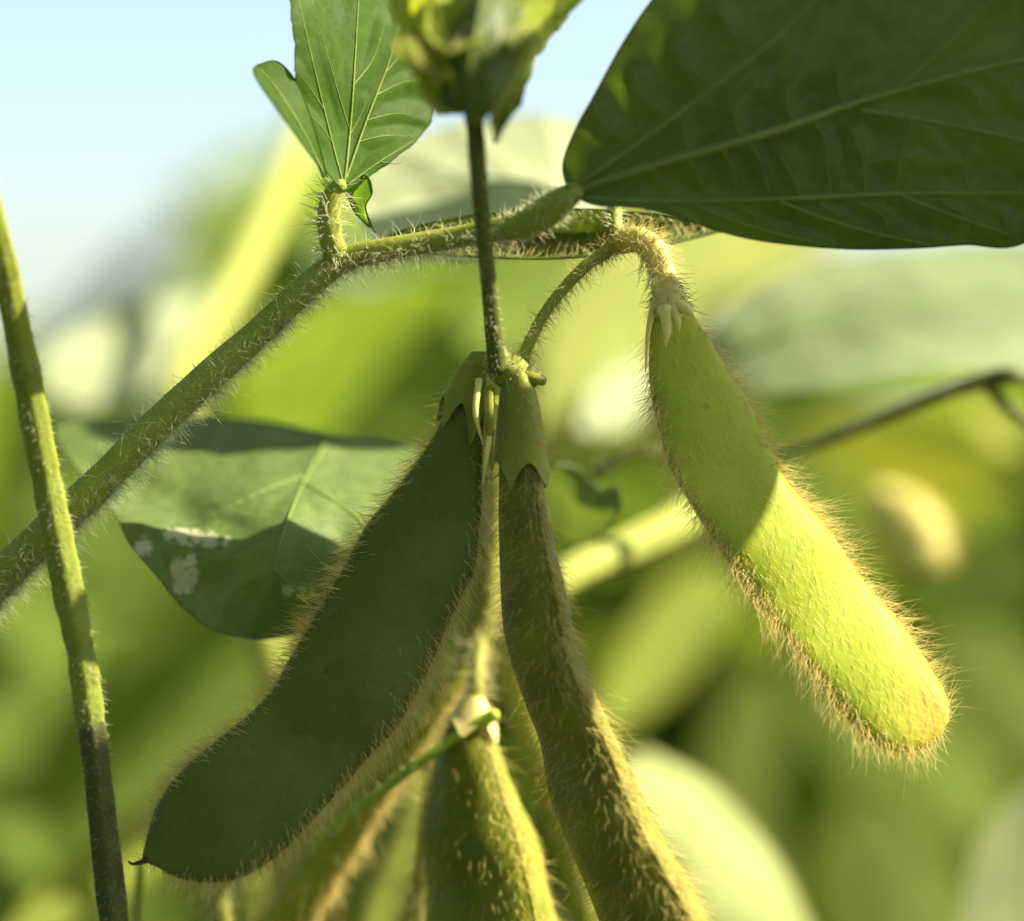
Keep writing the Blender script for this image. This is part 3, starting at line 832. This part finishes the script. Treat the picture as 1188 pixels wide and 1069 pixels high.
pod_px(n1, [(520, 775), (458, 850), (400, 925), (342, 1005), (296, 1080), (280, 1130)], [(545, 778), (500, 850), (452, 920), (410, 985), (372, 1050), (330, 1125)],
       M['pod_lit'], phi=.5, ratio=.6, seed=6, hairs=(1400, 20, .5), edge_hairs=(1200, 26, .5), y0=RB, y1=RB + .002)
stem_px(n1, [(368, 972, RB - .006, 4.5), (420, 935, RB - .007, 5.5), (480, 890, RB - .008, 6), (535, 852, RB - .008, 6.5), (575, 828, RB - .008, 8)], M['stalk_green'], 'leaf_stalk', hair=(120, 9, .35, .1), seed=43)
stem_px(n1, [(270, 1000, RB - .002, 12), (252, 1040, RB - .002, 13), (262, 1120, RB - .002, 14)], M['stem_yellow'], 'leaf_stalk', n=30, hair=(260, 20, .8, .1), seed=44, hmat=M['hair_pale'])
stem_px(n1, [(163, 1000, RB, 4), (160, 1040, RB, 6), (158, 1120, RB, 6)], M['stem_yellow'], 'leaf_stalk', n=20, seed=45)

DK = 1.8
n2 = neighbour('blurred plant at upper left with thick bright yellow-green stem leaning right', (300, 1150, .09))
stem_px(n2, [(440, -20, .092, 19), (400, 50, .086, 17), (352, 150, .078, 18), (300, 275, .068, 19), (258, 355, .061, 20), (212, 440, .055, 22), (215, 540, .05, 20), (290, 680, .048, 20), (330, 860, .048, 20), (280, 980, .048, 20), (300, 1150, .05, 22)], M['stem_bright'], 'stem', seed=51)
simple_leaf(n2, (60, 460, .055), (235, 345, .08), 120, M['leaf_pale'], roll=.3, seed=2)
simple_leaf(n2, (300, 300, .15), (190, 225, .16), 60, M['leaf_bg_deep'], roll=.6, seed=3)
simple_leaf(n2, (270, 500, .10), (575, 330, .09), 190, M['leaf_bg'], roll=-.5, seed=4)
simple_leaf(n2, (20, 560, .10), (170, 700, .11), 160, M['leaf_bg'], roll=.5, seed=5)

n3 = neighbour('blurred plant at right with broad grey-green leaf above a dark thin stalk', (1290, 1150, .05))
leaf_px(n3, [(812, 432, 0.0320), (920, 385, 0.0320), (1060, 360, 0.0340), (1220, 350, 0.0370), (1400, 360, 0.0420)],
        [(812, 432, 0.0320), (825, 385, 0.0340), (870, 338, 0.0370), (950, 306, 0.0400), (1070, 286, 0.0440), (1220, 285, 0.0470), (1400, 360, 0.0420)],
        [(812, 432, 0.0320), (850, 456, 0.0280), (960, 452, 0.0270), (1090, 432, 0.0280), (1220, 424, 0.0320), (1400, 360, 0.0420)],
        M['leaf_grey'], nu=70, nv=41, seed=61, wave=.002, bump=.0003, margin=1.5, vein_mat=M['vein_light'],
        veins=[([(812, 432), (920, 385), (1060, 360), (1220, 350), (1380, 359)], 4, 2), ([(900, 392), (960, 350), (1010, 310)], 2, 1), ([(1050, 362), (1110, 325), (1150, 298)], 2, 1), ([(950, 380), (1020, 400), (1090, 425)], 2, 1)])
stem_px(n3, [(690, 552, .021, 8), (745, 525, .021, 8), (850, 535, .021, 8), (930, 520, .021, 8), (1000, 494, .021, 8.5), (1080, 462, .021, 9), (1145, 441, .021, 11), (1190, 438, .021, 10), (1260, 470, .036, 11), (1290, 700, .04, 14), (1290, 1150, .05, 16)],
        M['stem_dark'], 'leaf_stalk', n=110, hair=(500, 12, .8, .1), seed=62)
stem_px(n3, [(1148, 446, .021, 9), (1163, 466, .021, 8), (1195, 492, .021, 8)], M['stem_dark'], 'leaf_stalk', n=20, seed=63)
simple_leaf(n3, (1195, 520, .07), (1120, 462, .07), 60, M['leaf_bg_pale'], roll=.4, seed=6)
simple_leaf(n3, (1180, 560, .11), (930, 500, .10), 120, M['leaf_bg_yellow'], roll=.6, seed=7)
pod_px(n3, [(1012, 566), (1008, 590), (1025, 630), (1050, 660), (1070, 668)], [(1030, 562), (1065, 575), (1092, 605), (1100, 640), (1085, 665)], M['calyx_dry'],
       phi=.3, ratio=.6, seed=8, hairs=(0, 0, 0), edge_hairs=(250, 22, 1), y0=.055, y1=.052)
simple_leaf(n3, (960, 190, .15), (650, 330, .11), 220, M['leaf_bg_pale'], roll=-.5, seed=31)
simple_leaf(n3, (1200, 640, .09), (1060, 700, .09), 150, M['leaf_bg'], roll=-.8, seed=9)

n4 = neighbour('blurred plant behind the pods with cream leaf and bright slanting stalk', (700, 1150, .069))
stem_px(n4, [(700, 1150, .046, 24), (650, 950, .025, 22), (600, 790, .018, 20), (606, 715, .0175, 19), (660, 668, .0195, 21), (730, 636, .0225, 23), (795, 600, .0255, 24), (822, 545, .030, 20), (800, 450, .048, 14), (780, 350, .05, 9), (765, 295, .05, 7), (740, 240, .05, 7), (760, 150, .05, 7)], M['stem_bright'], 'stem', seed=71)
simple_leaf(n4, (800, 270, .085), (630, 540, .055), 160, M['leaf_bg_pale'], roll=.4, seed=10)
simple_leaf(n4, (540, 400, .08), (790, 265, .11), 170, M['leaf_bg'], roll=.3, seed=32)
simple_leaf(n4, (760, 430, .070), (672, 500, .045), 60, M['leaf_pale'], roll=0, seed=11)
simple_leaf(n4, (850, 660, .10), (690, 850, .07), 100, M['leaf_bg_yellow'], roll=.3, seed=12)
leaf_px(n4, [(618, 570, .014), (650, 575, .014), (690, 590, .014), (722, 590, .014)],
        [(618, 570, .014), (634, 545, .012), (652, 540, .012), (672, 546, .013), (690, 563, .014), (703, 571, .014), (717, 567, .014), (722, 590, .014)],
        [(618, 570, .014), (635, 615, .016), (665, 632, .018), (700, 620, .018), (722, 590, .014)],
        M['leaf_left'], nu=50, nv=25, seed=72, bump=.0003, margin=2.2)
leaf_px(n4, [(700, 262, 0.0230), (620, 215, 0.0210), (520, 210, 0.0210), (405, 240, 0.0190)],
        [(700, 262, 0.0230), (690, 160, 0.0270), (650, 137, 0.0280), (590, 136, 0.0280), (520, 146, 0.0270), (450, 180, 0.0240), (405, 240, 0.0190)],
        [(700, 262, 0.0230), (620, 290, 0.0190), (520, 300, 0.0170), (450, 285, 0.0170), (405, 240, 0.0190)],
        M['leaf_pale'], nu=80, nv=51, seed=73, pucker=.0008, wave=.001, bump=.0003, margin=1.2, vein_mat=M['vein_light'],
        veins=[([(690, 255), (620, 215), (520, 210), (420, 235)], 3, 1.2), ([(600, 212), (560, 175), (540, 155)], 1.6, .8), ([(540, 210), (480, 185), (465, 178)], 1.6, .8), ([(650, 235), (640, 180), (630, 145)], 1.6, .8)])

n5 = neighbour('blurred plant at bottom right with two pale rounded leaves', (1000, 1300, .06))
leaf_px(n5, [(690, 1200, .05), (760, 1060, .05), (790, 960, .05), (745, 868, .05)],
        [(690, 1200, .05), (650, 1060, .055), (680, 940, .055), (745, 868, .05)],
        [(690, 1200, .05), (880, 1230, .045), (950, 1130, .045), (928, 1050, .045), (888, 978, .045), (832, 915, .047), (745, 868, .05)],
        M['leaf_cream'], nu=60, nv=31, seed=81, wave=.001, margin=2.5, vein_mat=M['vein_light'], veins=[([(700, 1180), (760, 1060), (790, 960), (755, 880)], 3.5, 1.5)])
leaf_px(n5, [(1240, 1200, .05), (1200, 1100, .05), (1195, 1000, .05), (1215, 890, .05)],
        [(1240, 1200, .05), (1130, 1170, .047), (1112, 1080, .047), (1124, 1015, .047), (1150, 955, .048), (1215, 890, .05)],
        [(1240, 1200, .05), (1300, 1120, .055), (1300, 1000, .055), (1215, 890, .05)],
        M['leaf_cream'], nu=60, nv=31, seed=82, wave=.001, margin=2.5, vein_mat=M['vein_light'], veins=[([(1235, 1180), (1200, 1100), (1195, 1000), (1212, 900)], 3.5, 1.5)])

simple_leaf(n5, (960, 1090, .14), (880, 760, .15), 260, M['leaf_bg_deep'], roll=-.7, seed=21)
simple_leaf(n5, (1150, 980, .14), (960, 720, .16), 260, M['leaf_bg'], roll=-.9, seed=22)
simple_leaf(n5, (1230, 900, .12), (1100, 680, .13), 200, M['leaf_bg_deep'], roll=-.7, seed=23)
simple_leaf(n5, (1080, 1150, .13), (1010, 900, .14), 240, M['leaf_bg_deep'], roll=-.5, seed=24)

n6 = neighbour('blurred plant at bottom left with yellow leaf blade slanting up behind the pod', (0, 1250, .07))
simple_leaf(n6, (0, 1100, .04), (345, 835, .075), 75, M['leaf_bg_yellow'], roll=.2, seed=13)
simple_leaf(n6, (60, 1040, .10), (330, 720, .11), 300, M['leaf_bg'], roll=-.8, seed=14)
simple_leaf(n6, (-80, 900, .10), (130, 640, .12), 200, M['leaf_bg'], roll=-.6, seed=15)
simple_leaf(n6, (-60, 1060, .10), (130, 850, .13), 190, M['leaf_bg'], roll=-.2, seed=41)
simple_leaf(n6, (-40, 830, .11), (140, 690, .14), 150, M['leaf_bg'], roll=.2, seed=42)
stem_px(n6, [(490, 915, .05, 17), (462, 985, .05, 19), (425, 1080, .05, 21), (400, 1250, .05, 22)], M['stem_bg'], 'stem', n=40, seed=83)
stem_px(n6, [(0, 1100, .06, 14), (-20, 1180, .065, 18), (0, 1250, .07, 20)], M['stem_bg'], 'stem', n=30, seed=84)

# ================================================================== THE REST OF THE CROP, far out of focus
r = np.random.default_rng(77)
g = G()
nu, nv = 7, 5
u = np.linspace(0, 1, nu); v = np.linspace(-1, 1, nv)
prof = np.sin(np.pi * u ** .85) ** .75
U, V = np.meshgrid(u, v, indexing='ij')
face = grid_faces(nu, nv)
N = 5200
dist = .42 + 7.5 * r.random(N) ** 2.0
xx = r.uniform(-1, 1, N) * (.10 + (dist + .3) * .26) + .1
top = CZ + .015 + .028 * np.sin(xx * 9 + dist * 5) + .035 * np.clip(xx, -1, 1) / (dist + .4)
top += .012 * dist
zz = top - r.random(N) ** 1.3 * .50
A, F = [], []
for i in range(N):
    L = r.uniform(.05, .09); w = L * r.uniform(.26, .36)
    az = r.uniform(0, 6.28); dr = r.uniform(-.9, .35)
    ax = np.array([math.cos(az) * math.cos(dr), math.sin(az) * math.cos(dr), math.sin(dr)])
    sd = nrm(np.cross(ax, [0, 0, 1.0]) + r.normal(size=3) * .35); nr = np.cross(sd, ax)
    pos = np.array([xx[i], dist[i], zz[i]]) + ax * (U * L)[..., None] + sd * (V * w * prof[:, None])[..., None] + nr * (.2 * w * np.abs(V) - .2 * L * U ** 2)[..., None]
    A.append(pos.reshape(-1, 3)); F.append(face + i * nu * nv)
# the plants beside and behind the lens, out of view: they close off the sky there as in any dense stand
def surround(n, lo, hi, ok):
    k = len(A)
    while len(A) < k + n:
        p = r.uniform(lo, hi)
        if not ok(p): continue
        L = r.uniform(.05, .09); w = L * r.uniform(.28, .38)
        az = r.uniform(0, 6.28); dr = r.uniform(-.9, .35)
        ax = np.array([math.cos(az) * math.cos(dr), math.sin(az) * math.cos(dr), math.sin(dr)])
        sd = nrm(np.cross(ax, [0, 0, 1.0]) + r.normal(size=3) * .35); nr = np.cross(sd, ax)
        pos = p + ax * (U * L)[..., None] + sd * (V * w * prof[:, None])[..., None] + nr * (.2 * w * np.abs(V) - .2 * L * U ** 2)[..., None]
        A.append(pos.reshape(-1, 3)); F.append(face + (len(A) - 1) * nu * nv)
qdir = np.array([SUN[2], 0, -SUN[0]])
def clear_of_light(p):
    d = p - np.array([0, 0, CZ])
    q = d @ qdir
    return q < -.15 or q > .17 or (d @ SUN) < -.12
surround(500, (-.6, -1.3, .15), (.6, -.42, CZ + .16), lambda p: True)
surround(260, (-.45, -.34, .2), (-.12, .16, CZ + .25), lambda p: clear_of_light(p))
surround(200, (-.40, -.34, CZ + .17), (.02, .05, CZ + .32), lambda p: clear_of_light(p))
surround(200, (.14, -.34, .2), (.5, .16, CZ - .06), lambda p: clear_of_light(p))
surround(260, (-.25, -.34, .15), (.25, .20, CZ - .12), lambda p: True)
g.add(np.vstack(A), [np.vstack(F)])
crop = g.obj('soybean_crop', M['leaf_bg'])
crop['kind'] = 'stuff'; crop['label'] = 'blurred green mass of the soybean field behind the plants'; crop['category'] = 'crop'
